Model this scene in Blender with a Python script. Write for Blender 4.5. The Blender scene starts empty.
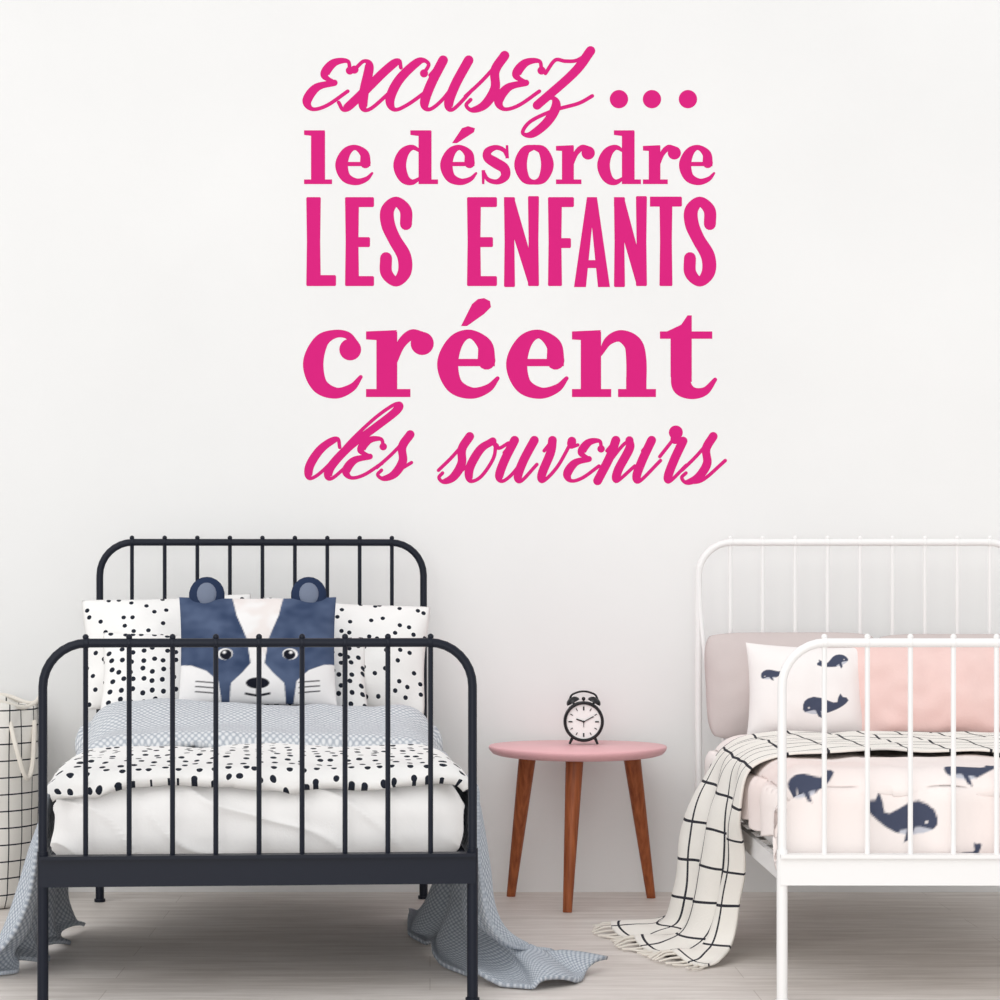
import bpy, bmesh, math, random
from mathutils import Vector, Matrix, noise
from mathutils.geometry import delaunay_2d_cdt
random.seed(7)
scene=bpy.context.scene
try:
    scene.view_settings.view_transform='Standard'
    scene.view_settings.look='None'
except Exception: pass
COL=scene.collection

def lin(c):
    def f(v):
        v/=255.0
        return v/12.92 if v<=0.04045 else ((v+0.055)/1.055)**2.4
    return tuple(f(v) for v in c)+(1.0,)

# ---------------------------------------------------------------- materials
def base_mat(name,rgb,rough=0.6,spec=0.3,metal=0.0,sheen=0.0):
    m=bpy.data.materials.new(name); m.use_nodes=True
    b=m.node_tree.nodes['Principled BSDF']
    b.inputs['Base Color'].default_value=lin(rgb)
    b.inputs['Roughness'].default_value=rough
    b.inputs['Specular IOR Level'].default_value=spec
    b.inputs['Metallic'].default_value=metal
    return m,m.node_tree,b

def add_bump(nt,b,scale,strength,dist=0.002,detail=4,coord='Object'):
    tc=nt.nodes.new('ShaderNodeTexCoord'); n=nt.nodes.new('ShaderNodeTexNoise')
    n.inputs['Scale'].default_value=scale; n.inputs['Detail'].default_value=detail
    bp=nt.nodes.new('ShaderNodeBump'); bp.inputs['Strength'].default_value=strength; bp.inputs['Distance'].default_value=dist
    nt.links.new(tc.outputs[coord],n.inputs['Vector'])
    nt.links.new(n.outputs['Fac'],bp.inputs['Height']); nt.links.new(bp.outputs['Normal'],b.inputs['Normal'])
    return n

def fabric(name,rgb,rgb2=None,scale=250,nscale=12):
    m,nt,b=base_mat(name,rgb,0.9,0.1)
    n=add_bump(nt,b,scale,0.35,0.0015)
    if rgb2:
        tc=nt.nodes.new('ShaderNodeTexCoord'); q=nt.nodes.new('ShaderNodeTexNoise'); q.inputs['Scale'].default_value=nscale
        mx=nt.nodes.new('ShaderNodeMix'); mx.data_type='RGBA'
        mx.inputs[6].default_value=lin(rgb); mx.inputs[7].default_value=lin(rgb2)
        nt.links.new(tc.outputs['Object'],q.inputs['Vector']); nt.links.new(q.outputs['Fac'],mx.inputs[0])
        nt.links.new(mx.outputs[2],b.inputs['Base Color'])
    return m

def math_node(nt,op,a,bv=None,c=None):
    n=nt.nodes.new('ShaderNodeMath'); n.operation=op
    for i,v in enumerate((a,bv,c)):
        if v is None: continue
        if isinstance(v,(int,float)): n.inputs[i].default_value=v
        else: nt.links.new(v,n.inputs[i])
    return n.outputs[0]

def dots_mat(name,spacing,ratio,rgb=(243,242,240),dot=(38,42,52),rand=0.55):
    m,nt,b=base_mat(name,rgb,0.9,0.1)
    add_bump(nt,b,260,0.3,0.001)
    tc=nt.nodes.new('ShaderNodeTexCoord'); v=nt.nodes.new('ShaderNodeTexVoronoi'); v.voronoi_dimensions='2D'
    v.inputs['Scale'].default_value=1/spacing; v.inputs['Randomness'].default_value=rand
    nt.links.new(tc.outputs['UV'],v.inputs['Vector'])
    f=math_node(nt,'LESS_THAN',v.outputs['Distance'],ratio)
    mx=nt.nodes.new('ShaderNodeMix'); mx.data_type='RGBA'
    mx.inputs[6].default_value=lin(rgb); mx.inputs[7].default_value=lin(dot)
    nt.links.new(f,mx.inputs[0]); nt.links.new(mx.outputs[2],b.inputs['Base Color'])
    return m

def grid_mat(name,sx,sy,lw,rgb,line,wob=0.0):
    m,nt,b=base_mat(name,rgb,0.9,0.1)
    add_bump(nt,b,220,0.4,0.0015)
    tc=nt.nodes.new('ShaderNodeTexCoord'); sp=nt.nodes.new('ShaderNodeSeparateXYZ')
    nt.links.new(tc.outputs['UV'],sp.inputs[0])
    def l(o,s):
        a=math_node(nt,'DIVIDE',o,s); a=math_node(nt,'FRACT',a); return math_node(nt,'LESS_THAN',a,lw/s)
    f=math_node(nt,'MAXIMUM',l(sp.outputs[0],sx),l(sp.outputs[1],sy))
    mx=nt.nodes.new('ShaderNodeMix'); mx.data_type='RGBA'
    mx.inputs[6].default_value=lin(rgb); mx.inputs[7].default_value=lin(line)
    nt.links.new(f,mx.inputs[0]); nt.links.new(mx.outputs[2],b.inputs['Base Color'])
    return m

def knit_mat(name,rgb,rgb2,scale=90):
    m,nt,b=base_mat(name,rgb,0.95,0.05)
    tc=nt.nodes.new('ShaderNodeTexCoord'); 
    mp=nt.nodes.new('ShaderNodeMapping'); mp.inputs['Rotation'].default_value=(0,0,0.785)
    nt.links.new(tc.outputs['UV'],mp.inputs['Vector'])
    v=nt.nodes.new('ShaderNodeTexVoronoi'); v.voronoi_dimensions='2D'; v.inputs['Scale'].default_value=scale; v.inputs['Randomness'].default_value=0.12
    nt.links.new(mp.outputs[0],v.inputs['Vector'])
    rp=nt.nodes.new('ShaderNodeValToRGB'); rp.color_ramp.elements[0].position=0.2; rp.color_ramp.elements[1].position=0.55
    rp.color_ramp.elements[0].color=lin(rgb); rp.color_ramp.elements[1].color=lin(rgb2)
    nt.links.new(v.outputs['Distance'],rp.inputs[0]); nt.links.new(rp.outputs[0],b.inputs['Base Color'])
    bp=nt.nodes.new('ShaderNodeBump'); bp.inputs['Strength'].default_value=0.5; bp.inputs['Distance'].default_value=0.003; bp.invert=True
    nt.links.new(v.outputs['Distance'],bp.inputs['Height']); nt.links.new(bp.outputs['Normal'],b.inputs['Normal'])
    return m

def vcol_mat(name):
    m,nt,b=base_mat(name,(255,255,255),0.9,0.1)
    add_bump(nt,b,240,0.3,0.001)
    a=nt.nodes.new('ShaderNodeAttribute'); a.attribute_name='paint'
    nt.links.new(a.outputs['Color'],b.inputs['Base Color'])
    return m

# wall
m_wall,nt,b=base_mat('wall_plaster',(240,239,238),0.85,0.12)
tc=nt.nodes.new('ShaderNodeTexCoord'); n=nt.nodes.new('ShaderNodeTexNoise'); n.inputs['Scale'].default_value=1.6; n.inputs['Detail'].default_value=5
rp=nt.nodes.new('ShaderNodeValToRGB'); rp.color_ramp.elements[0].position=0.3; rp.color_ramp.elements[1].position=0.7
rp.color_ramp.elements[0].color=lin((238,238,237)); rp.color_ramp.elements[1].color=lin((242,242,241))
nt.links.new(tc.outputs['Object'],n.inputs['Vector']); nt.links.new(n.outputs['Fac'],rp.inputs[0]); nt.links.new(rp.outputs[0],b.inputs['Base Color'])
n2=nt.nodes.new('ShaderNodeTexNoise'); n2.inputs['Scale'].default_value=30; n2.inputs['Detail'].default_value=6
bp=nt.nodes.new('ShaderNodeBump'); bp.inputs['Strength'].default_value=0.12; bp.inputs['Distance'].default_value=0.003
nt.links.new(tc.outputs['Object'],n2.inputs['Vector']); nt.links.new(n2.outputs['Fac'],bp.inputs['Height']); nt.links.new(bp.outputs['Normal'],b.inputs['Normal'])

# floor: pale planks
m_floor,nt,b=base_mat('floor_whitewashed_wood',(215,211,207),0.5,0.3)
tc=nt.nodes.new('ShaderNodeTexCoord')
mp=nt.nodes.new('ShaderNodeMapping'); mp.inputs['Scale'].default_value=(1.2,9,1)
n=nt.nodes.new('ShaderNodeTexNoise'); n.inputs['Scale'].default_value=3; n.inputs['Detail'].default_value=8; n.inputs['Roughness'].default_value=0.65
nt.links.new(tc.outputs['Object'],mp.inputs[0]); nt.links.new(mp.outputs[0],n.inputs['Vector'])
rp=nt.nodes.new('ShaderNodeValToRGB'); rp.color_ramp.elements[0].position=0.3; rp.color_ramp.elements[1].position=0.65
rp.color_ramp.elements[0].color=lin((207,199,192)); rp.color_ramp.elements[1].color=lin((237,231,226))
nt.links.new(n.outputs['Fac'],rp.inputs[0])
br=nt.nodes.new('ShaderNodeTexBrick'); br.inputs['Scale'].default_value=1.0; br.inputs['Brick Width'].default_value=1.3; br.inputs['Row Height'].default_value=0.14
br.inputs['Mortar Size'].default_value=0.0012; br.inputs['Color1'].default_value=(1,1,1,1); br.inputs['Color2'].default_value=(0.94,0.93,0.92,1); br.inputs['Mortar'].default_value=(0.78,0.76,0.74,1)
nt.links.new(tc.outputs['Object'],br.inputs['Vector'])
mx=nt.nodes.new('ShaderNodeMix'); mx.data_type='RGBA'; mx.blend_type='MULTIPLY'; mx.inputs[0].default_value=1.0
nt.links.new(rp.outputs[0],mx.inputs[6]); nt.links.new(br.outputs['Color'],mx.inputs[7]); nt.links.new(mx.outputs[2],b.inputs['Base Color'])

m_pink,_,_=base_mat('decal_vinyl_pink',(216,35,126),0.7,0.1)
m_navy,_,_=base_mat('metal_navy_black',(20,25,38),0.45,0.25)
m_whitemetal,_,_=base_mat('metal_white',(243,242,241),0.35,0.4)
m_sheet=fabric('cotton_white',(245,244,243))
m_mauve=fabric('pillow_mauve',(210,199,196),(200,188,186))
m_blush=fabric('cushion_blush',(240,211,205),(232,198,192),nscale=18)
m_dense=dots_mat('fabric_dots_dense',0.026,0.24)
m_sparse=dots_mat('fabric_dots_sparse',0.038,0.15,rand=.75)
m_duvd=dots_mat('fabric_dots_duvet',0.030,0.21,rand=.5)
m_knit=knit_mat('knit_bluegrey',(206,211,217),(152,161,173),105)
m_knitl=knit_mat('knit_lightgrey',(224,226,228),(172,178,186),95)
m_throw=grid_mat('throw_windowpane',0.078,0.085,0.0060,(240,236,229),(56,56,62))
m_basket=grid_mat('basket_grid_canvas',0.042,0.042,0.0035,(238,235,229),(46,48,54))
m_vc=vcol_mat('printed_cotton')
m_black,_,_=base_mat('black_enamel',(24,24,28),0.35,0.4)
m_face,_,_=base_mat('clock_face_white',(245,245,243),0.4,0.3)
m_tabletop,_,_=base_mat('tabletop_pink_lacquer',(233,178,182),0.4,0.35)
m_pom=fabric('pompom_burgundy',(120,48,58))
m_fringe=fabric('fringe_cream',(232,226,216))
# wood
m_wood,nt,b=base_mat('leg_walnut',(160,86,48),0.45,0.35)
tc=nt.nodes.new('ShaderNodeTexCoord'); mp=nt.nodes.new('ShaderNodeMapping'); mp.inputs['Scale'].default_value=(40,40,3)
n=nt.nodes.new('ShaderNodeTexNoise'); n.inputs['Scale'].default_value=3; n.inputs['Detail'].default_value=5
rp=nt.nodes.new('ShaderNodeValToRGB'); rp.color_ramp.elements[0].position=0.3; rp.color_ramp.elements[1].position=0.7
rp.color_ramp.elements[0].color=lin((128,64,32)); rp.color_ramp.elements[1].color=lin((174,98,56))
nt.links.new(tc.outputs['Object'],mp.inputs[0]); nt.links.new(mp.outputs[0],n.inputs['Vector']); nt.links.new(n.outputs['Fac'],rp.inputs[0]); nt.links.new(rp.outputs[0],b.inputs['Base Color'])

# ---------------------------------------------------------------- mesh helpers
def mesh_obj(name,verts,faces,mat,M=None,parent=None,smooth=True,uvs=None,cols=None,merge=False):
    me=bpy.data.meshes.new(name); me.from_pydata([tuple(v) for v in verts],[],faces)
    if uvs:
        ul=me.uv_layers.new(name='UVMap')
        for lp in me.loops: ul.data[lp.index].uv=uvs[lp.vertex_index]
    if cols:
        at=me.color_attributes.new('paint','FLOAT_COLOR','POINT')
        for i,c in enumerate(cols): at.data[i].color=c
    me.materials.append(mat)
    if merge:
        bm=bmesh.new(); bm.from_mesh(me); bmesh.ops.remove_doubles(bm,verts=bm.verts,dist=1e-6); bmesh.ops.recalc_face_normals(bm,faces=bm.faces); bm.to_mesh(me); bm.free()
    if smooth:
        for p in me.polygons: p.use_smooth=True
    o=bpy.data.objects.new(name,me); COL.objects.link(o)
    if parent: o.parent=parent
    if M is not None and not parent: o.matrix_world=M
    return o

class MB:
    def __init__(s): s.v=[];s.f=[]
    def add(s,v,f):
        o=len(s.v); s.v+= [Vector(p) for p in v]; s.f+=[tuple(i+o for i in q) for q in f]
    def tube(s,pts,r,n=10,r1=None,caps=True):
        pts=[Vector(p) for p in pts]; N=len(pts); v=[];f=[]
        t=(pts[1]-pts[0]).normalized(); up=Vector((0,0,1)) if abs(t.z)<0.9 else Vector((0,1,0))
        a=t.cross(up).normalized()
        for i,p in enumerate(pts):
            if i==0: t=pts[1]-pts[0]
            elif i==N-1: t=pts[-1]-pts[-2]
            else: t=(pts[i+1]-pts[i]).normalized()+(pts[i]-pts[i-1]).normalized()
            t.normalize(); a=(a-t*a.dot(t)).normalized(); bb=t.cross(a)
            rr=r if r1 is None else r+(r1-r)*i/(N-1)
            for k in range(n):
                an=2*math.pi*k/n; v.append(p+(a*math.cos(an)+bb*math.sin(an))*rr)
        for i in range(N-1):
            for k in range(n): f.append((i*n+k,i*n+(k+1)%n,(i+1)*n+(k+1)%n,(i+1)*n+k))
        if caps: f.append(tuple(reversed(range(n)))); f.append(tuple((N-1)*n+k for k in range(n)))
        s.add(v,f)
    def box(s,a,b):
        x0,y0,z0=a;x1,y1,z1=b
        s.add([(x0,y0,z0),(x1,y0,z0),(x1,y1,z0),(x0,y1,z0),(x0,y0,z1),(x1,y0,z1),(x1,y1,z1),(x0,y1,z1)],
              [(0,3,2,1),(4,5,6,7),(0,1,5,4),(1,2,6,5),(2,3,7,6),(3,0,4,7)])
    def ball(s,c,r,n=10,sc=(1,1,1)):
        c=Vector(c); v=[];f=[]; m=n//2+1
        for i in range(m+1):
            th=math.pi*i/m
            for k in range(n):
                ph=2*math.pi*k/n
                v.append(c+Vector((r*sc[0]*math.sin(th)*math.cos(ph),r*sc[1]*math.sin(th)*math.sin(ph),r*sc[2]*math.cos(th))))
        for i in range(m):
            for k in range(n): f.append((i*n+k,(i+1)*n+k,(i+1)*n+(k+1)%n,i*n+(k+1)%n))
        s.add(v,f)
    def lathe(s,prof,n=40,M=None,tri=0.0):
        v=[];f=[]
        for r,z in prof:
            for k in range(n):
                an=2*math.pi*k/n; rr=r*(1+tri*math.cos(3*(an+math.pi/2)))
                p=Vector((rr*math.cos(an),rr*math.sin(an),z)); v.append(M@p if M else p)
        for i in range(len(prof)-1):
            for k in range(n): f.append((i*n+k,i*n+(k+1)%n,(i+1)*n+(k+1)%n,(i+1)*n+k))
        s.add(v,f)
    def obj(s,name,mat,M=None,parent=None,smooth=True,sharp=True):
        o=mesh_obj(name,s.v,s.f,mat,M,parent,smooth)
        if smooth and sharp:
            try:
                bm=bmesh.new(); bm.from_mesh(o.data)
                for e in bm.edges:
                    if len(e.link_faces)==2 and e.calc_face_angle(0)>0.7: e.smooth=False
                bm.to_mesh(o.data); bm.free()
            except Exception: pass
        return o

def empty(name,M=None):
    e=bpy.data.objects.new(name,None); COL.objects.link(e); e.empty_display_size=0.1
    if M is not None: e.matrix_world=M
    return e

def cr(p0,p1,p2,p3,t):
    return tuple(0.5*((2*b)+(-a+c)*t+(2*a-5*b+4*c-d)*t*t+(-a+3*b-3*c+d)*t**3) for a,b,c,d in zip(p0,p1,p2,p3))
def catmull(P,k=8):
    out=[]
    for i in range(len(P)-1):
        p0=P[i-1] if i>0 else tuple(2*a-b for a,b in zip(P[0],P[1])); p3=P[i+2] if i+2<len(P) else tuple(2*a-b for a,b in zip(P[-1],P[-2]))
        for j in range(k): out.append(cr(p0,P[i],P[i+1],p3,j/k))
    out.append(tuple(P[-1])); return out
def sample(P,t):
    n=len(P)-1; x=min(max(t,0),1)*n; i=min(int(x),n-1)
    p0=P[i-1] if i>0 else tuple(2*a-b for a,b in zip(P[0],P[1])); p3=P[i+2] if i+2<len(P) else tuple(2*a-b for a,b in zip(P[-1],P[-2]))
    return cr(p0,P[i],P[i+1],p3,x-i)

def pip(x,y,poly):
    c=False;j=len(poly)-1
    for i in range(len(poly)):
        xi,yi=poly[i];xj,yj=poly[j]
        if (yi>y)!=(yj>y) and x<(xj-xi)*(y-yi)/(yj-yi)+xi: c=not c
        j=i
    return c
def avgcol(fn,a,b_,da,db):
    r=[0,0,0,0]
    for s in (-.33,.0,.33):
        for t in (-.33,0,.33):
            c=fn(a+s*da,b_+t*db)
            for k in range(4): r[k]+=c[k]/9
    return tuple(r)

# ---------------------------------------------------------------- room
WY=6.085
mb=MB(); mb.box((-3.2,WY,0),(3.6,WY+0.1,2.9)); mb.obj('wall_back',m_wall,smooth=False)
mb=MB(); mb.box((-3.2,-1.0,-0.1),(3.6,WY+0.1,0)); mb.obj('floor',m_floor,smooth=False)

# ---------------------------------------------------------------- decal lettering (one flat vinyl sheet; overlapping strokes are unioned)
S=2300/6.083
DV=[];DF=[];polys=[]
def dface(pts): polys.append([(float(a),float(b_)) for a,b_ in pts])
def ddisc(cx,cy,rx,ry=None,n=24):
    ry=ry or rx; dface([(cx+rx*math.cos(2*math.pi*k/n),cy+ry*math.sin(2*math.pi*k/n)) for k in range(n)])
def dribbon(P,caps=True):
    N=len(P); L=[];R=[]
    for i in range(N):
        a=P[max(i-1,0)];c=P[min(i+1,N-1)]; dx=c[0]-a[0];dy=c[1]-a[1]; l=math.hypot(dx,dy) or 1
        nx,ny=-dy/l,dx/l; x,y,w=P[i]; w=max(w,0.6)
        L.append((x+nx*w/2,y+ny*w/2)); R.append((x-nx*w/2,y-ny*w/2))
    for i in range(N-1): dface([L[i],R[i],R[i+1],L[i+1]])
    if caps:
        for q in (P[0],P[-1]): ddisc(q[0],q[1],q[2]/2,n=14)
def flush():
    global polys
    if not polys: return
    vs=[];es=[]
    for p in polys:
        o=len(vs); n=len(p); vs+= [Vector(q) for q in p]; es+=[(o+i,o+(i+1)%n) for i in range(n)]
    res=delaunay_2d_cdt(vs,es,[],0,1e-4)
    ov,of=res[0],res[2]
    bb=[(min(q[0] for q in p),max(q[0] for q in p),min(q[1] for q in p),max(q[1] for q in p)) for p in polys]
    base=len(DV)
    for q in ov: DV.append(((q[0]-430)/S,-0.0003,0.82+(582-q[1])/S))
    for f in of:
        cx=sum(ov[i][0] for i in f)/len(f); cy=sum(ov[i][1] for i in f)/len(f)
        for p,(x0,x1,y0,y1) in zip(polys,bb):
            if x0<=cx<=x1 and y0<=cy<=y1 and pip(cx,cy,p): DF.append(tuple(base+i for i in f)); break
    polys=[]

bowl=[(.72,.54,.26),(.69,.78,.22),(.48,.94,.13),(.27,.82,.23),(.155,.5,.31),(.25,.18,.25),(.5,.06,.17),(.74,.13,.12),(.88,.28,.06)]
G={
'l':(.60,[('R',.15,0,.45,1.36),('R',0,0,.6,.12),('P',[(0,1.26),(.3,1.22),(.45,1.38),(.3,1.38),(0,1.38)])]),
'e':(.90,[('S',bowl),('R',.2,.46,.84,.57)]),
'c':(.90,[('D',.72,.71,.165),('S',[(.80,.78,.12),(.68,.92,.11),(.48,.94,.13),(.27,.82,.23),(.155,.5,.31),(.25,.18,.25),(.5,.06,.17),(.74,.14,.12),(.88,.30,.06)])]),
'r':(.98,[('R',.15,0,.45,.98),('R',0,0,.64,.12),('P',[(0,.86),(.3,.84),(.45,1.0),(0,.98)]),('S',[(.42,.52,.06),(.5,.78,.13),(.65,.93,.15),(.80,.91,.14)]),('D',.81,.80,.17)]),
'n':(1.24,[('R',.13,0,.43,.98),('R',0,0,.58,.12),('P',[(0,.86),(.3,.84),(.43,1.0),(0,.98)]),('S',[(.42,.64,.06),(.54,.84,.13),(.72,.91,.18),(.90,.79,.27),(.95,.55,.30),(.95,.16,.30)]),('R',.80,0,1.10,.3),('R',.68,0,1.24,.12)]),
't':(.82,[('R',.15,.3,.45,1.0),('P',[(.10,.9),(.45,.9),(.45,1.22),(.39,1.22),(.3,1.08),(.10,.98)]),('R',0,.87,.74,.98),('S',[(.3,.34,.30),(.32,.16,.29),(.46,.06,.18),(.64,.09,.12),(.78,.26,.06)])]),
'd':(1.04,[('S',[(.66,.82,.06),(.45,.94,.13),(.25,.80,.25),(.155,.48,.31),(.25,.16,.25),(.44,.05,.14),(.66,.18,.06)]),('R',.59,0,.89,1.36),('P',[(.40,1.26),(.7,1.22),(.89,1.38),(.40,1.38)]),('R',.6,0,1.04,.12)]),
's':(.78,[('S',[(.68,.70,.07),(.60,.87,.11),(.40,.94,.13),(.20,.84,.20),(.20,.68,.24),(.40,.54,.27),(.61,.40,.26),(.63,.20,.23),(.44,.06,.14),(.2,.12,.11),(.09,.32,.07)]),('P',[(.64,.66),(.73,.66),(.71,1.0),(.65,1.0)]),('P',[(.05,0),(.11,0),(.13,.36),(.04,.36)])]),
'o':(.94,[('S',[(.47,.95,.12),(.26,.85,.23),(.155,.5,.31),(.26,.15,.23),(.47,.05,.12),(.68,.15,.23),(.785,.5,.31),(.68,.85,.23),(.47,.95,.12)])]),
}
def serif(ch,x0,x1,yb,xh):
    w,ops=G[ch]; sx=(x1-x0)/w; sy=xh
    X=lambda x:x0+x*sx
    Y=lambda y:yb-y*sy
    for op in ops:
        if op[0]=='R': _,a,b_,c,d=op; dface([(X(a),Y(b_)),(X(c),Y(b_)),(X(c),Y(d)),(X(a),Y(d))])
        elif op[0]=='P': dface([(X(a),Y(b_)) for a,b_ in op[1]])
        elif op[0]=='D': ddisc(X(op[1]),Y(op[2]),op[3]*(sx+sy)/2)
        else:
            P=[(X(a),Y(b_),c*(sx*.6+sy*.4)) for a,b_,c in op[1]]
            dribbon(catmull(P,10))
    flush()
for ch,a,b_ in [('l',304,332),('e',335,373),('d',393,438),('e',440,477),('s',480,511),('o',514,554),('r',556,595),('d',597,641),('r',643,681),('e',679,715)]:
    serif(ch,a,b_,184,39)
dface([(452,143),(462,128),(468,126),(475,128),(474,132),(457,143)]); flush()
for ch,a,b_ in [('c',303,362),('r',366,434),('e',437,499),('e',506,568),('n',572,656),('t',660,718)]:
    serif(ch,a,b_,397,67)
dface([(461,326),(472,304),(478,299),(484,298),(490,301),(491,307),(484,314),(467,326)]); flush()
def vline(x,y0,y1,w=14.5): dface([(x-w/2+.8,y0),(x+w/2-.8,y0),(x+w/2,y0+1),(x+w/2-.6,(y0+y1)/2),(x+w/2,y1-1),(x+w/2-.8,y1),(x-w/2+.8,y1),(x-w/2,y1-1),(x-w/2+.6,(y0+y1)/2),(x-w/2,y0+1)])
def hline(x0,x1,y,h=10): dface([(x0,y-h/2),(x1-1,y-h/2),(x1,y-h/2+1),(x1,y+h/2-1),(x1-1,y+h/2),(x0,y+h/2)])
def gL(x0,x1): vline(x0+7.5,197,286); hline(x0+3,x1,280.5,11)
def gE(x0,x1): vline(x0+7,197,286,14); hline(x0+3,x1,202,10); hline(x0+3,x1-4,242,10); hline(x0+3,x1,281,10)
def gF(x0,x1): vline(x0+7,197,286,14); hline(x0+3,x1,202,10); hline(x0+3,x1-3,243,10)
def gN(x0,x1):
    vline(x0+5.5,197,287,11); vline(x1-5.5,196,286,11); dface([(x0,197),(x0+10,197),(x1,284),(x1-2,286),(x1-10,286),(x0,206)])
def gA(x0,x1):
    m=(x0+x1)/2; dface([(m-5,197),(m+3,197),(x0+11,287),(x0-1,287)]); dface([(m-3,197),(m+5,197),(x1+1,287),(x1-11,287)]); hline(x0+7,x1-7,264,8)
def gT(x0,x1): hline(x0,x1,201.5,10); vline((x0+x1)/2,197,286,13)
def gS(x0,x1):
    w=x1-x0
    P=[(x1-6,224,12),(x1-6.5,210,12),((x0+x1)/2,201.5,10),(x0+7.5,210,13.5),(x0+8,224,14),(x0+w*.45,239,13),(x1-8,256,14),(x1-7.5,272,13.5),((x0+x1)/2,281.5,10),(x0+6.5,273,12),(x0+6,258,12)]
    dribbon(catmull(P,8),True)
for fn_,a,b_ in ((gL,306,336),(gE,345,374),(gS,380,412),(gE,467,497),(gN,504,539),(gF,548,574),(gA,575,609),(gN,614,647),(gT,650,682),(gS,684,716)):
    fn_(a,b_); flush()
SC={
'e':(.80,[[(.70,.80),(.56,1.0),(.26,.96),(.17,.70),(.46,.54)],[(.46,.54),(.10,.44),(0,.16),(.2,-.02),(.5,.06),(.84,.36)]]),
'x':(.96,[[(-.04,.82),(.10,1.0),(.27,.88),(.38,.35),(.52,.0),(.70,.0),(.98,.35)],[(1.0,.86),(.88,1.0),(.66,.78),(.28,.2),(.08,-.02),(-.1,.12)]]),
'c':(.76,[[(.58,.74),(.60,.94),(.36,1.0),(.08,.62),(.04,.2),(.24,-.03),(.5,.08),(.84,.40)]]),
'u':(1.0,[[(-.06,.7),(.10,1.02)],[(.10,1.02),(.04,.5),(.07,.1),(.26,-.02),(.50,.3),(.66,1.0)],[(.68,1.02),(.60,.5),(.62,.1),(.78,-.02),(1.04,.40)]]),
's':(.66,[[(-.1,.25),(.16,.62),(.42,1.12)],[(.42,1.12),(.34,.80),(.50,.42),(.42,.08),(.18,-.04),(.0,.06),(.05,.18)],[(.46,.15),(.74,.38)]]),
'S':(.74,[[(-.1,.25),(.16,.62),(.42,1.12)],[(.42,1.12),(.36,.80),(.56,.42),(.46,.08),(.18,-.06),(-.02,.06),(.05,.18)],[(.18,-.06),(.62,.0),(1.06,.5)]]),
'z':(1.15,[[(-.02,.74),(.08,1.02),(.32,1.0),(.58,1.02),(.80,1.20)],[(.80,1.22),(.62,.75),(.08,.06)],[(.08,.06),(.34,.22),(.52,.04),(.46,-.30),(.22,-.56),(.0,-.52),(.08,-.28),(.5,-.05),(1.0,.10),(1.25,.26)]]),
'd':(.92,[[(.56,.78),(.40,1.0),(.1,.75),(-.02,.3),(.1,-.02),(.3,.08),(.56,.5),(.80,1.0),(1.16,1.55),(1.48,1.88),(1.64,1.92),(1.62,1.72),(1.26,1.30),(.80,.80),(.54,.3),(.56,.02),(.70,-.02),(.98,.36)]]),
'o':(.76,[[(.36,1),(.09,.78),(0,.3),(.18,-.02),(.44,.1),(.58,.55),(.48,.9),(.36,1)],[(.48,.9),(.64,.82),(.84,.95)]]),
'v':(.78,[[(-.04,.75),(.08,1.02)],[(.08,1.02),(.17,.7),(.17,.15),(.30,-.02),(.54,.35),(.66,1.0)],[(.66,1.0),(.72,.86),(.88,.9)]]),
'n':(.92,[[(-.04,.75),(.1,1.02)],[(.1,1.02),(.12,.6),(.04,-.02)],[(.06,.2),(.34,.85),(.52,1.02)],[(.50,1.02),(.60,.8),(.52,.25),(.62,-.02),(.96,.36)]]),
'i':(.50,[[(-.04,.75),(.1,1.02)],[(.1,1.02),(.06,.5),(.08,.1),(.24,-.02),(.60,.50)]]),
'r':(.68,[[(-.10,.60),(.12,1.1)],[(.12,1.1),(.18,.98),(.38,1.0)],[(.40,1.0),(.36,.5),(.38,.08),(.50,-.02),(.78,.38)]]),
}
def script(text,x0,x1,yb,xs,ys,thin,thick,shear=.40):
    tot=sum(SC[c][0] for c in text)*xs; tr=((x1-x0)-shear*ys*.5-tot)/(len(text))
    x=x0
    for c in text:
        w,ss=SC[c]
        for st in ss:
            P=[(x+a*xs+shear*b_*ys, yb-b_*ys) for a,b_ in st]
            Q=catmull(P,9) if len(P)>2 else [tuple(P[0][k]+(P[1][k]-P[0][k])*j/6 for k in (0,1)) for j in range(7)]
            W=[]
            for i in range(len(Q)):
                a=Q[max(i-1,0)];d=Q[min(i+1,len(Q)-1)];dx=d[0]-a[0];dy=d[1]-a[1];l=math.hypot(dx,dy) or 1
                dn=max(0,(dx*-.35+dy*.94)/l); W.append(thin+(thick-thin)*dn**1.3)
            for _ in range(4): W=[(W[max(i-1,0)]+W[i]+W[min(i+1,len(W)-1)])/3 for i in range(len(W))]
            dribbon([(q[0],q[1],w_) for q,w_ in zip(Q,W)])
            if c in 'ecx' and st is ss[0]: ddisc(Q[0][0],Q[0][1],thick*.42)
        if c=='r': ddisc(x+.12*xs+shear*1.15*ys,yb-1.22*ys,thick*.78)
        x+=w*xs+tr
    flush()
script('excusez',304,594,108,44,47,3.8,9.8)
for x_,y_ in ((619,99),(652,99),(688,99)): ddisc(x_,y_,9.2,9.2,28)
flush()
script('des',306,412,477,39,38,3.6,9.0)
script('souvenirS',438,719,480,34,39,3.6,9.0)
dc=mesh_obj('wall_quote_decal',DV,DF,m_pink,smooth=False,M=Matrix.Translation((0,WY,0)))

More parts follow.
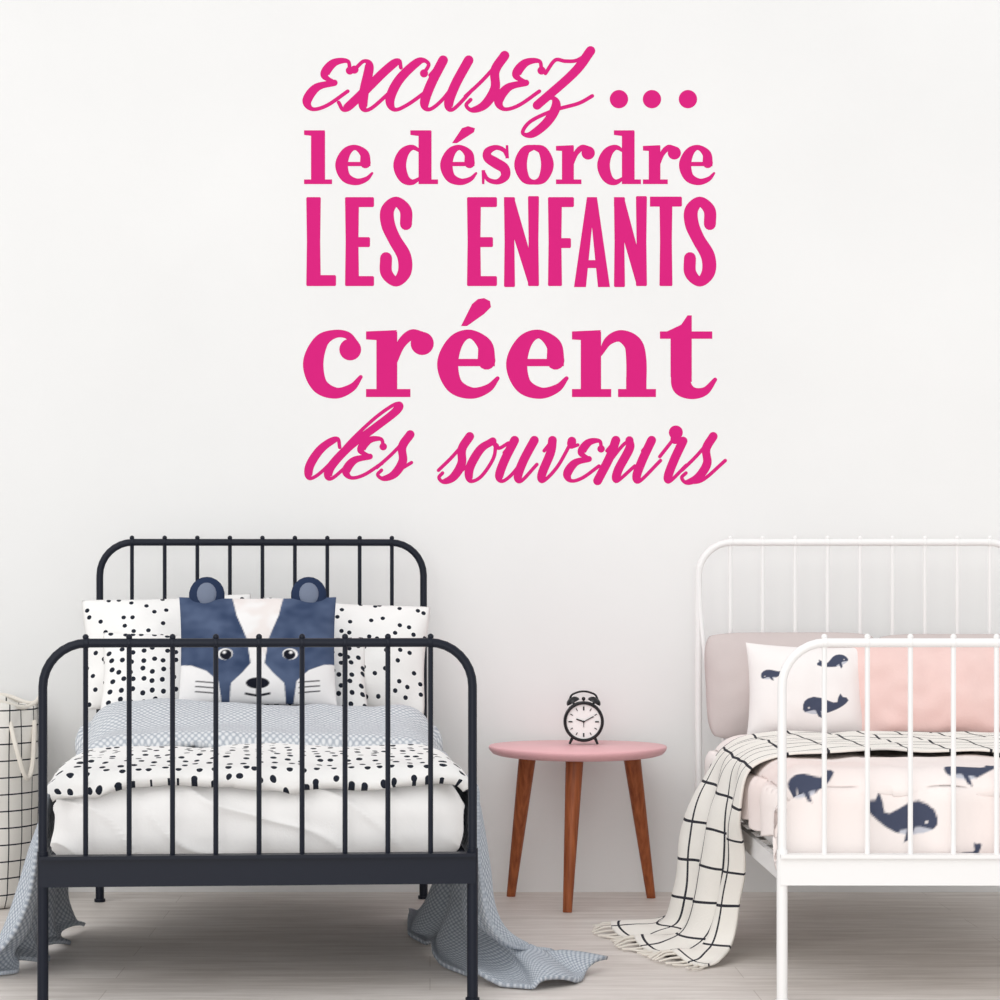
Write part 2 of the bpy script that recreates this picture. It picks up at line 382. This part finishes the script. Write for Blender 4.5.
# ---------------------------------------------------------------- beds
def bed_frame(name,mat,M):
    e=empty(name,M); HW=.416
    def hoop(y,zt,R,r,z0=0.0,hw=HW):
        P=[(-hw,y,z0),(-hw,y,.3),(-hw,y,zt-R)]
        for k in range(1,9):
            a=math.pi/2*k/8; P.append((-hw+R-R*math.cos(a),y,zt-R+R*math.sin(a)))
        P+= [(0,y,zt)]
        P+= [(-x,yy,z) for x,yy,z in reversed(P[:-1])]
        return P
    for nm,y,zt,R,r in (('footboard',0,.702,.085,.0088),('headboard',1.464,.922,.085,.0090)):
        mb=MB(); mb.tube(hoop(y,zt,R,r),r,12)
        sp=.0835
        for i in range(-4,5):
            x=i*sp; mb.tube([(x,y,.25),(x,y,zt)],.0050,8)
            mb.ball((x,y,zt+.0115),.0062,8); mb.ball((x,y,zt),.0105,10,(0.75,1,1))
        for sx in (-1,1): mb.ball((sx*(HW-.085),y,zt),.0108,10,(.6,1,1))
        if nm=='footboard': mb.box((-HW-.005,y-.012,.232),(HW+.005,y+.014,.29)); mb.box((-HW-.005,y-.02,.285),(HW+.005,y+.014,.292))
        else: mb.box((-HW,y-.012,.24),(HW,y+.012,.28))
        for sx in (-1,1): mb.tube([(sx*HW,y,.0),(sx*HW,y,.30)],.0108,12); mb.tube([(sx*HW,y,0),(sx*HW,y,.008)],.014,12)
        mb.obj(nm,mat,parent=e)
    mb=MB()
    for sx in (-1,1): mb.box((sx*.41-.006,0.01,.235),(sx*.41+.006,1.455,.275))
    for i in range(9): y=.12+i*.155; mb.box((-.405,y-.03,.25),(.405,y+.03,.257))
    mb.obj('side_rails_and_slats',mat,parent=e)
    return e
MBk=Matrix.Translation((-.332,4.466,0))@Matrix.Rotation(math.atan2(.1,1.464),4,'Z')
MWt=Matrix.Translation((1.10,4.466,0))@Matrix.Rotation(-.006,4,'Z')
bed_frame('metal_bed',m_navy,MBk)
wb=bed_frame('metal_bed.001',m_whitemetal,MWt)
mb=MB()
mb.tube(catmull([(-.416,1.46,.86),(-.412,1.455,.74),(-.395,1.43,.58),(-.36,1.40,.42),(-.35,1.39,.30)],6),.006,8)
mb.obj('headboard_brace',m_whitemetal,parent=wb)

def rounded_box(name,c,d,r,mat,M,n=26,amp=0.006,fs=9,seed=0,drape=0):
    v=[];f=[]
    def face(o,a,b_):
        base=len(v)
        for i in range(n+1):
            for j in range(n+1): v.append(Vector(o)+Vector(a)*(i/n)+Vector(b_)*(j/n))
        for i in range(n):
            for j in range(n): q=base+i*(n+1)+j; f.append((q,q+1,q+n+2,q+n+1))
    x,y,z=[k/2 for k in d]
    face((-x,-y,-z),(2*x,0,0),(0,2*y,0)); face((-x,-y,z),(2*x,0,0),(0,2*y,0))
    face((-x,-y,-z),(2*x,0,0),(0,0,2*z)); face((-x,y,-z),(2*x,0,0),(0,0,2*z))
    face((-x,-y,-z),(0,2*y,0),(0,0,2*z)); face((x,-y,-z),(0,2*y,0),(0,0,2*z))
    out=[]
    for p in v:
        q=Vector([max(-h+r,min(h-r,k)) for k,h in zip(p,(x,y,z))]); dd=p-q
        if dd.length>1e-9: p2=q+dd.normalized()*r
        else: p2=p
        nn=noise.noise(Vector((p2.x*fs+seed,p2.y*fs,p2.z*fs*.6)))+.4*noise.noise(Vector((p2.x*fs*2.5,p2.y*fs*2.5,p2.z*fs*1.2)))
        if drape:
            wv=p2.x*1.0+p2.z*1.6+.10*noise.noise(p2*5)
            rd=1-abs(math.sin(wv*19+2*noise.noise(Vector((p2.x*3,p2.y*3,p2.z*3+seed)))))
            nn+=drape*(rd**3)*max(0,noise.noise(Vector((p2.x*4+9,p2.y*4,p2.z*5)))+.35)
        if dd.length>1e-9: p2=p2+dd.normalized()*nn*amp
        out.append(p2+Vector(c))
    return mesh_obj(name,out,f,mat,M,merge=True,uvs=None)
rounded_box('mattress',(0,.748,.3405),(.818,1.39,.167),.07,m_sheet,MBk,n=110,amp=.010,fs=7,drape=1.7)
rounded_box('mattress.001',(0,.745,.328),(.805,1.38,.14),.05,m_sheet,MWt,n=40,amp=.003,fs=8,seed=4)

def bend(t,r):
    if t<=0: return t,0.0
    if t<r*math.pi/2: return r*math.sin(t/r), r*(1-math.cos(t/r))
    return r, r+t-r*math.pi/2
def duvet(name,hw,y0,y1,ov,ovf,zf,mat,M,nx=90,ny=90,er=.04,thick=.018,colfn=None,wav=.012,amp=.010,seed=0,ef=None,pb=1.0,sidew=.009,uvy=1.0,edge=0):
    v=[];f=[];uv=[];cols=[]; ef=ef or er
    for j in range(ny+1):
        tb=(j/ny)**pb; b0=-ovf+(y1-y0+ovf)*tb
        for i in range(nx+1):
            ta=i/nx
            b_=b0-edge*(1-tb)**4*(.5+noise.noise(Vector((ta*5,seed,0)))) 
            o1=ov+wav*math.sin(b_*17+seed)+.5*wav*math.sin(b_*41+seed)
            a=-(hw+o1)+2*(hw+o1)*ta; s=1 if a>0 else -1
            hx,dx=bend(abs(a)-(hw-er),er); x=s*(hw-er+hx) if abs(a)>hw-er else a
            hy,dy=bend(-b_+ef,ef); y=y0+ef-hy if -b_+ef>0 else y0+b_
            if dy>0: dy*=1+.06*math.sin(a*14+seed)
            z=zf(x,y)-math.sqrt(dx*dx+dy*dy)
            n1=noise.noise(Vector((x*6+seed,y*7,seed)))+.6*noise.noise(Vector((x*15,y*13+seed,z*8)))
            z+=n1*amp*(1 if dx+dy<.03 else .4)
            if dx>er*.6: x+=s*(sidew*math.sin(b_*38+seed)+n1*.008)+s*.010
            if dy>ef*.6: y-=sidew*math.sin(a*30+seed*2)*.7+n1*.008
            ub=b_ if b_<.04 else .04+(b_-.04)*uvy
            v.append((x,y,z)); uv.append((a+1,ub+1))
            if colfn: cols.append(avgcol(colfn,a,b_,2*(hw+ov)/nx,(y1-y0+ovf)/ny*pb*max(.1,tb)**(1-1/pb)))
    for j in range(ny):
        for i in range(nx): q=j*(nx+1)+i; f.append((q,q+1,q+nx+2,q+nx+1))
    o=mesh_obj(name,v,f,mat,M,uvs=uv,cols=cols or None)
    so=o.modifiers.new('thick','SOLIDIFY'); so.thickness=thick; so.offset=1
    return o
duvet('polka_dot_duvet',.408,.050,1.05,-.005,-.005,lambda x,y:.434+.014*math.exp(-((y-.35)/.2)**2)*(1-(x/.5)**2),m_duvd,MBk,seed=1.3,thick=.020,er=.05,ef=.035,amp=.008,wav=.008,uvy=.5,edge=.022)
def zg(x,y): 
    return .462+.050*math.exp(-((y-1.02)/.16)**2)+.008*math.sin(x*7+y*3)
duvet('grey_knit_coverlet',.395,.66,1.24,.03,.0,zg,m_knitl,MBk,seed=3.1,thick=.018,er=.07,ef=.03,amp=.009,edge=.03,uvy=.8)

def pillow(name,w,h,t,mat,loc,tilt=0,yaw=0,roll=0,M=None,n=36,pinch=.05,wr=.006,colfn=None,seed=0,pw=2.6,parent=None,rnd=0.0):
    v=[];f=[];uv=[];cols=[]
    for side in (-1,1):
        base=len(v)
        for j in range(n+1):
            for i in range(n+1):
                u=-1+2*i/n; q=-1+2*j/n
                u=math.sin(u*math.pi/2)*.35+u*.65; q=math.sin(q*math.pi/2)*.35+q*.65
                x=w/2*u*(1-pinch*(1-q*q)); z=h/2*q*(1-pinch*(1-u*u))
                if rnd:
                    k=1-rnd*(u*q)**4; x*=k; z*=k
                e=max(0,(1-abs(u)**pw)*(1-abs(q)**pw))**.62
                nn=noise.noise(Vector((x*9+seed,z*9,side+seed)))+.5*noise.noise(Vector((x*22+seed,z*22,side)))
                y=side*(t/2*e+nn*wr*min(1,e*3))
                v.append((x,y,z)); uv.append((x+.5+(.37 if side>0 else 0)+seed,z+.5))
                if colfn: cols.append(avgcol(colfn,u,q,2/n,2/n) if side<0 else colfn(5,5))
        for j in range(n):
            for i in range(n):
                q=base+j*(n+1)+i; fa=(q,q+1,q+n+2,q+n+1); f.append(fa if side<0 else fa[::-1])
    L=Matrix.Translation(loc)@Matrix.Rotation(yaw,4,'Z')@Matrix.Rotation(tilt,4,'X')@Matrix.Rotation(roll,4,'Y')
    o=mesh_obj(name,v,f,mat,(M@L) if M is not None else L,uvs=uv,cols=cols or None,merge=not colfn)
    return o
T=-.30
pillow('polka_dot_pillow',.45,.30,.14,m_sparse,(-.235,1.375,.645),T,.05,-.04,MBk,seed=1,pinch=.08,pw=2.1,wr=.010,rnd=.05)
pillow('polka_dot_pillow.001',.45,.30,.14,m_sparse,(.205,1.375,.632),T,-.05,.06,MBk,seed=2,pinch=.08,pw=2.1,wr=.010,rnd=.05)
pillow('polka_dot_pillow.002',.34,.245,.12,m_dense,(-.235,1.265,.582),T-.1,.08,.04,MBk,seed=3,pinch=.08,pw=2.1,wr=.009,rnd=.06)
pillow('polka_dot_pillow.003',.34,.24,.12,m_dense,(.10,1.285,.572),T-.1,-.04,-.04,MBk,seed=5,pinch=.08,pw=2.1,wr=.009,rnd=.06)
# badger cushion
NAV=lin((56,70,98)); NAV2=lin((84,98,126)); WH=lin((238,236,235)); BL=lin((24,26,36)); PKW=lin((232,225,222))
fore=[(-.34,1.1),(.34,1.1),(.27,.6),(.14,.15),(.09,-.30),(.20,-.48),(.34,-.66),(.36,-1.1),(-.36,-1.1),(-.34,-.66),(-.20,-.48),(-.09,-.30),(-.14,.15),(-.27,.6)]
chk=[(-1.1,-.25),(-.86,-.30),(-.66,-.42),(-.50,-.62),(-.44,-1.1),(-1.1,-1.1)]
def ell(u,q,cx,cy,a,b_): return ((u-cx)/a)**2+((q-cy)/b_)**2<1
def badger(u,q):
    if abs(u)>2: return NAV
    m=abs(u); n_=noise.noise(Vector((u*2.5,q*2.5,3)))+.4*noise.noise(Vector((u*8,q*8,5)))
    t=min(1,max(0,.5+n_*1.0)); c=tuple(NAV[k]*(1-t)+NAV2[k]*t for k in range(3))+(1,)
    if pip(u,q,fore): 
        t=min(1,max(0,.5+n_*2)) if q>-.2 else 0
        c=tuple(WH[k]*(1-t)+PKW[k]*t for k in range(4))
    if pip(-m,q,chk): c=WH
    if ell(m,q,.42,-.13,.100,.105): c=WH
    if ell(m,q,.41,-.14,.078,.092): c=BL
    if ell(m,q,.43,-.10,.022,.026): c=WH
    if ell(u,q,0,-.66,.15,.10) or (abs(u)<.018 and -.88<q<-.66): c=BL
    if abs(q+.88-.25*m)<.02 and m<.16: c=BL
    for k in range(3):
        if abs((q+.66+.09*k)-.18*(m-.45))<.011 and .52<m<.80: c=BL
    return c
bd=pillow('badger_cushion',.385,.270,.11,m_vc,(-.010,1.165,.651),-.22,.0,0,MBk,n=150,pinch=.03,colfn=badger,seed=7,wr=.005,pw=2.8)
mb=MB(); mi=MB()
for sx in (-1,1):
    mb.ball((sx*.125,.0,.140),.044,20,(1,.45,1.05)); mi.ball((sx*.125,-.014,.140),.025,16,(1,.45,1.15))
mb.obj('ears',fabric('badger_ear_blue',(42,54,80)),parent=bd,sharp=False); mi.obj('ear_linings',fabric('badger_ear_lining',(118,127,146)),parent=bd,sharp=False)

# ---------------------------------------------------------------- lofted blankets
def loft(name,rows,mat,nu=70,nv=90,fold=lambda u,v:(0,0,0),thick=.006,parent=None,cr_amp=.006,seed=0,floor=.004,M=None,wid=.62):
    v=[];f=[];uv=[]
    cu=0; prev=None
    for j in range(nv+1):
        tv=j/nv; row=[sample([r[k] for r in rows],tv) for k in range(len(rows[0]))]
        mid=Vector(sample(row,.5)); 
        if prev is not None: cu+=(mid-prev).length
        prev=mid
        for i in range(nu+1):
            tu=i/nu; p=Vector(sample(row,tu)); d=Vector(fold(tu,tv)); p=p+d
            p+=Vector((noise.noise(p*9+Vector((seed,0,0))),noise.noise(p*9+Vector((0,seed+5,0))),noise.noise(p*11+Vector((0,0,seed+9)))))*cr_amp
            p.z=max(p.z,floor)
            v.append(p); uv.append((tu*wid,cu))
    for j in range(nv):
        for i in range(nu): q=j*(nu+1)+i; f.append((q,q+1,q+nu+2,q+nu+1))
    o=mesh_obj(name,v,f,mat,M,parent,uvs=uv)
    so=o.modifiers.new('thick','SOLIDIFY'); so.thickness=thick; so.offset=0
    return o,v,nu,nv
def ramp(a,b_,t): 
    t=min(1,max(0,(t-a)/(b_-a))); return t*t*(3-2*t)
rows=[
 [(-.12,5.50,.425),(-.10,5.25,.425),(-.09,5.0,.425),(-.08,4.85,.425),(-.06,4.68,.425)],
 [(.015,5.50,.420),(.03,5.25,.42),(.045,5.0,.42),(.06,4.85,.42),(.078,4.68,.42)],
 [(.045,5.48,.36),(.060,5.25,.36),(.078,5.0,.36),(.092,4.85,.36),(.100,4.68,.355)],
 [(.035,5.50,.24),(.065,5.24,.24),(.088,5.0,.24),(.100,4.85,.24),(.112,4.68,.23)],
 [(.0,5.53,.11),(.055,5.22,.12),(.085,4.98,.12),(.118,4.82,.11),(.145,4.70,.10)],
 [(-.045,5.56,.02),(.02,5.15,.03),(.09,4.85,.05),(.20,4.76,.05),(.25,4.82,.045)],
 [(-.065,5.58,.012),(.0,5.06,.012),(.10,4.68,.012),(.25,4.63,.012),(.37,4.86,.012)]]
def fr(u,v):
    k=ramp(.25,.6,v)*(1-.3*ramp(.9,1,v)); return (.018*k*math.sin(u*30+1.5*v),0.012*k*math.cos(u*22),.014*ramp(.75,.95,v)*math.sin(u*26+1))
g,_,_,_=loft('grey_knit_blanket',rows,m_knit,90,90,fr,.008,seed=2,floor=.007,wid=.9)
rows=[
 [(-.66,5.35,.425),(-.65,5.1,.425),(-.64,4.9,.425),(-.63,4.70,.425)],
 [(-.800,5.35,.42),(-.785,5.1,.42),(-.77,4.9,.42),(-.757,4.70,.42)],
 [(-.835,5.35,.35),(-.82,5.1,.35),(-.805,4.9,.35),(-.793,4.70,.35)],
 [(-.85,5.36,.22),(-.845,5.1,.22),(-.83,4.9,.22),(-.825,4.70,.22)],
 [(-.86,5.38,.10),(-.86,5.1,.10),(-.86,4.9,.10),(-.87,4.72,.10)],
 [(-.85,5.40,.03),(-.86,5.1,.035),(-.89,4.9,.04),(-.93,4.75,.04)],
 [(-.83,5.42,.012),(-.83,5.1,.012),(-.86,4.84,.012),(-.98,4.70,.012)]]
loft('left_side_drape',rows,m_knit,70,80,lambda u,v:(.018*ramp(.25,.6,v)*math.sin(u*26+v),0,.010*ramp(.8,.95,v)*math.sin(u*22)),.008,parent=g,seed=6,floor=.007,wid=.75)

# white bed bedding -------------------------------------------------------
WHALE=[(0,.08),(.01,.20),(.06,.32),(.16,.40),(.30,.44),(.46,.40),(.62,.31),(.76,.24),(.86,.25),(.90,.38),(.97,.50),(1.02,.40),(1.12,.38),(1.16,.30),(1.07,.20),(.96,.12),(.82,.04),(.62,-.04),(.40,-.08),(.18,-.05),(.05,.0)]
FIN=[(.30,.06),(.42,.04),(.46,-.20),(.36,-.14)]
WN=lin((72,78,98)); BELLY=lin((196,198,208)); DUVC=lin((245,238,235)); DUVP=lin((242,226,221))
def whale_paint(whales,basefn):
    def fn(a,b_):
        if abs(a)>4: return basefn(a,b_)
        for cx,cy,s,an,fl in whales:
            dx=a-cx;dy=b_-cy
            if dx*dx+dy*dy>s*s*.6: continue
            x=(dx*math.cos(an)+dy*math.sin(an))/s; y=(-dx*math.sin(an)+dy*math.cos(an))/s
            if fl: x=-x
            x+=.55; y+=.16
            if pip(x,y,FIN): return WN
            if pip(x,y,WHALE):
                if ell(x,y,.15,.12,.022,.025): return DUVC
                if y<.05-.2*abs(x-.25) and x<.55: return BELLY
                return WN
        return basefn(a,b_)
    return fn
def dbase(a,b_):
    n_=noise.noise(Vector((a*3,b_*3,1))); t=min(1,max(0,.5+n_)); return tuple(DUVC[k]*t+DUVP[k]*(1-t) for k in range(4))
duv_wh=[(-.175,-.055,.125,-.10,True),(-.35,.005,.085,.25,False),(-.03,.035,.10,.08,False),(.15,-.07,.10,.15,True),(.30,.01,.09,.3,False),(.30,-.14,.09,-.2,True),(-.05,-.14,.06,.5,False),(-.15,.30,.10,.3,False),(.1,.36,.11,.1,True)]
duvet('whale_print_duvet',.405,.050,1.15,.095,.165,lambda x,y:.432+.006*math.exp(-((y-.2)/.15)**2),m_vc,MWt,nx=320,ny=280,seed=5.2,thick=.016,er=.06,ef=.05,colfn=whale_paint(duv_wh,dbase),amp=.008,pb=1.5,wav=.006,sidew=.009)
pillow('mauve_pillow',.46,.285,.15,m_mauve,(-.185,1.37,.557),-.28,.06,0,MWt,seed=11,pw=2.1,rnd=.09,pinch=.02,wr=.009)
pillow('mauve_pillow.001',.46,.285,.15,m_mauve,(.25,1.38,.553),-.28,-.04,0,MWt,seed=13,pw=2.1,rnd=.09,pinch=.02,wr=.009)
PB=lin((243,238,236))
def pbase(u,q): return PB
pw_=pillow('whale_print_pillow',.30,.245,.12,m_vc,(-.175,1.235,.545),-.25,.05,.04,MWt,n=150,colfn=whale_paint([(.25,-.36,.72,.12,False),(.42,.60,.5,.5,True),(-.62,.30,.40,.2,False)],pbase),seed=15,pw=2.6,pinch=.06)
mb=MB()
for k in range(15):
    z=-.116+k*.0167; mb.ball((.147-.007*math.cos(z*11),-.002,z),.007,8)
mb.obj('pompom_trim',m_pom,parent=pw_,sharp=False)
bc=pillow('blush_cushion',.50,.25,.15,m_blush,(.185,1.230,.545),-.25,-.03,.0,MWt,seed=17,n=70,wr=.016,pinch=.03,pw=2.2,rnd=.06)
v=[];f=[];N=260
def rect_pt(t,w,h):
    per=2*(w+h); s=t*per
    if s<w: return -w/2+s,-h/2,0,-1
    s-=w
    if s<h: return w/2,-h/2+s,1,0
    s-=h
    if s<w: return w/2-s,h/2,0,1
    s-=w; return -w/2,h/2-s,-1,0
for k in range(N):
    x,z,nx_,nz_=rect_pt(k/N,.475,.232)
    kk=1-.06*((x/.25)*(z/.125))**4
    for q in range(4):
        o_=q*.006; yy=.005*math.sin(k*1.1+q*.3)*(q/3)
        v.append((x*kk+nx_*o_,yy,z*kk+nz_*o_))
for k in range(N):
    for q in range(3): a=k*4+q; b_=((k+1)%N)*4+q; f.append((a,b_,b_+1,a+1))
mesh_obj('ruffle',v,f,m_blush,parent=bc)

# plaid throw
rows=[
 [(1.52,5.40,.462),(1.52,5.2,.464),(1.52,5.02,.464),(1.52,4.86,.462)],
 [(1.30,5.42,.464),(1.30,5.2,.466),(1.30,5.0,.466),(1.30,4.84,.464)],
 [(1.05,5.42,.464),(1.05,5.2,.468),(1.05,5.0,.468),(1.05,4.84,.465)],
 [(.80,5.42,.462),(.80,5.2,.466),(.80,5.0,.466),(.80,4.84,.462)],
 [(.690,5.42,.43),(.678,5.2,.435),(.675,5.0,.435),(.678,4.84,.43)],
 [(.635,5.42,.35),(.632,5.2,.35),(.645,5.0,.34),(.655,4.86,.33)],
 [(.590,5.43,.24),(.605,5.2,.24),(.640,5.02,.24),(.665,4.90,.24)],
 [(.575,5.42,.12),(.590,5.2,.12),(.630,5.05,.13),(.655,4.95,.14)],
 [(.550,5.40,.04),(.570,5.22,.04),(.600,5.05,.05),(.640,4.96,.05)],
 [(.480,5.41,.018),(.510,5.22,.02),(.550,5.02,.02),(.610,4.90,.02)],
 [(.420,5.43,.012),(.450,5.22,.012),(.500,5.03,.012),(.575,4.87,.012)]]
def ft(u,v):
    k=ramp(.36,.6,v)*(1-.5*ramp(.85,1,v)); return (.018*k*math.sin(u*18+2*v),.006*k*math.cos(u*15),.010*ramp(.85,.95,v)*math.sin(u*18))
th,tv_,nu,nv=loft('windowpane_throw',rows,m_throw,90,150,ft,.006,seed=12,floor=.006,cr_amp=.006,wid=.60)
mb=MB()
for i in range(0,nu+1,3):
    p=Vector(tv_[nv*(nu+1)+i]); q=Vector(tv_[(nv-4)*(nu+1)+i]); d=(p-q); d.z=0; d.normalize()
    a=random.uniform(-.35,.35); d=Matrix.Rotation(a,3,'Z')@d
    for w in range(2):
        dd=Matrix.Rotation(random.uniform(-.12,.12),3,'Z')@d
        mb.tube([p,p+dd*.02+Vector((0,0,-.002)),Vector((p.x+dd.x*.045,p.y+dd.y*.045,.006))],.0028,6,.0018)
mb.obj('fringe',m_fringe,parent=th)

# ---------------------------------------------------------------- side table
tab=empty('side_table',Matrix.Translation((.376,5.84,0)))
mb=MB(); R=.226
mb.lathe([(0.0001,.380),(R*.9,.380),(R*.955,.384),(R*.99,.393),(R,.399),(R*.995,.4025),(R*.985,.404),(0.0001,.404)],72,tri=.03)
mb.obj('table_top',m_tabletop,parent=tab)
legs=MB()
for (tx,ty),(fx,fy) in (((-.015,-.10),(-.035,-.13)),((-.125,.06),(-.165,.16)),((.140,.05),(.198,.13))):
    P=[(tx+(fx-tx)*k/8,ty+(fy-ty)*k/8,.380*(1-k/8)) for k in range(9)]
    legs.tube(P,.0225,18,.0115)
legs.obj('legs',m_wood,parent=tab)
mb=MB()
for (tx,ty) in ((-.015,-.10),(-.125,.06),(.140,.05)): mb.tube([(tx,ty,.374),(tx,ty,.380)],.028,20)
mb.obj('leg_mounts',m_wood,parent=tab)

# ---------------------------------------------------------------- alarm clock
ck=empty('alarm_clock',Matrix.Translation((.394,5.90,.4045))@Matrix.Rotation(-.05,4,'Z'))
RX=Matrix.Rotation(math.pi/2,4,'X')
C=Matrix.Translation((0,0,.058))
mb=MB(); r=.052
mb.lathe([(.0001,-.022),(r*.9,-.022),(r*.97,-.017),(r,-.008),(r,.014),(r*.985,.020),(r*.93,.022),(r*.86,.019),(r*.84,.014)],48,C@RX)
for sx in (-1,1):
    mb.tube([(sx*.028,0,.018),(sx*.036,-.001,0.0)],.0042,10,.003)
    mb.tube([(sx*.024,0,.098),(sx*.026,0,.106)],.003,8)
mb.tube([(0,0,.106),(0,0,.118)],.002,8)
mb.ball((0,0,.116),.005,10,(1,.7,1))
mb.tube(catmull([(-.036,0,.114),(-.030,0,.126),(-.014,0,.133),(0,0,.135),(.014,0,.133),(.030,0,.126),(.036,0,.114)],5),.0026,8)
mb.obj('case_and_handle',m_black,parent=ck)
mb=MB()
for sx in (-1,1):
    B=Matrix.Translation((sx*.026,0,.106))@Matrix.Rotation(sx*.5,4,'Y')
    mb.lathe([(.018,0),(.0175,.005),(.014,.010),(.008,.0135),(.0001,.0145)],24,B); mb.lathe([(.018,0),(.0001,.001)],24,B)
mb.obj('bells',m_black,parent=ck)
mb=MB(); mb.lathe([(.0001,.0135),(r*.86,.0135)],48,C@RX); mb.obj('dial',m_face,parent=ck,smooth=False)
mb=MB()
for k in range(12):
    a=k*math.pi/6; s_,c_=math.sin(a),math.cos(a); l0,l1=(.032,.039) if k%3 else (.029,.039)
    mb.tube([(s_*l0,-.0145,.058+c_*l0),(s_*l1,-.0145,.058+c_*l1)],.0012 if k%3 else .0019,6)
for a,l,w in ((math.radians(-70),.020,.0019),(math.radians(62),.029,.0014),(math.radians(180),.014,.0008)):
    mb.tube([(0,-.0155,.058),(math.sin(a)*l,-.0155,.058+math.cos(a)*l)],w,6)
mb.ball((0,-.016,.058),.003,8); mb.obj('numerals_and_hands',m_black,parent=ck)

# ---------------------------------------------------------------- laundry basket
bx,by,R=-1.165,5.875,.17
v=[];f=[];uv=[];NA=96;NZ=44
for j in range(NZ+1):
    t=j/NZ
    for k in range(NA+1):
        an=2*math.pi*k/NA
        rr=R*(.93+.07*math.sin(min(1,t*2.5)*math.pi/2)); 
        if t<.06: rr*=.94+.06*t/.06
        rr+=.006*noise.noise(Vector((math.cos(an)*2,math.sin(an)*2,t*4)))+.004*ramp(.7,1,t)*math.sin(an*13)
        z=.510*t+.010*ramp(.8,1,t)*math.sin(an*5+1)
        v.append((rr*math.cos(an),rr*math.sin(an),z+.003)); uv.append((an*R+5,z+.01))
for j in range(NZ):
    for k in range(NA): q=j*(NA+1)+k; f.append((q,q+1,q+NA+2,q+NA+1))
bk=mesh_obj('laundry_basket',v,f,m_basket,Matrix.Translation((bx,by,0)),uvs=uv)
so=bk.modifiers.new('t','SOLIDIFY'); so.thickness=.006
mb=MB(); mb.lathe([(.0001,.012),(R*.9,.012)],40); mb.obj('base',m_fringe,parent=bk,smooth=False)
mb=MB(); mb.tube(catmull([(.115,-.125,.47),(.135,-.14,.40),(.155,-.12,.33),(.165,-.09,.36),(.165,-.06,.47)],6),.006,8); mb.obj('handle_strap',m_fringe,parent=bk)
mb=MB()
P=[((R-.004)*math.cos(a)*1.0,(R-.004)*math.sin(a),.514+.010*math.sin(a*5+1)) for a in [2*math.pi*k/60 for k in range(61)]]
mb.tube(P,.006,8); mb.obj('rim',m_fringe,parent=bk)

# ---------------------------------------------------------------- camera & light
cam=bpy.data.cameras.new('camera'); co=bpy.data.objects.new('camera',cam); COL.objects.link(co)
co.location=(0,0,.82); co.rotation_euler=(math.pi/2,0,0)
cam.sensor_width=36; cam.lens=82.8; cam.shift_x=.07; cam.shift_y=.082
scene.camera=co
w=bpy.data.worlds.new('world'); scene.world=w; w.use_nodes=True
bg=w.node_tree.nodes['Background']; bg.inputs[0].default_value=(.985,.99,1,1); bg.inputs[1].default_value=.84
s=bpy.data.lights.new('sun','SUN'); s.energy=.85; s.angle=math.radians(45); s.color=(1,.988,.972)
so_=bpy.data.objects.new('sun_window_light',s); COL.objects.link(so_); so_.rotation_euler=(math.radians(50),math.radians(-12),math.radians(-20))
# large soft fill light, added behind the viewer to brighten the lower wall
a=bpy.data.lights.new('fill_softlight','AREA'); a.shape='RECTANGLE'; a.size=3.0; a.size_y=1.8; a.energy=62; a.color=(1,.995,.985)
ao=bpy.data.objects.new('fill_softlight',a); COL.objects.link(ao); ao.location=(-.6,-1.4,1.0); ao.rotation_euler=(math.radians(88),0,math.radians(-6))
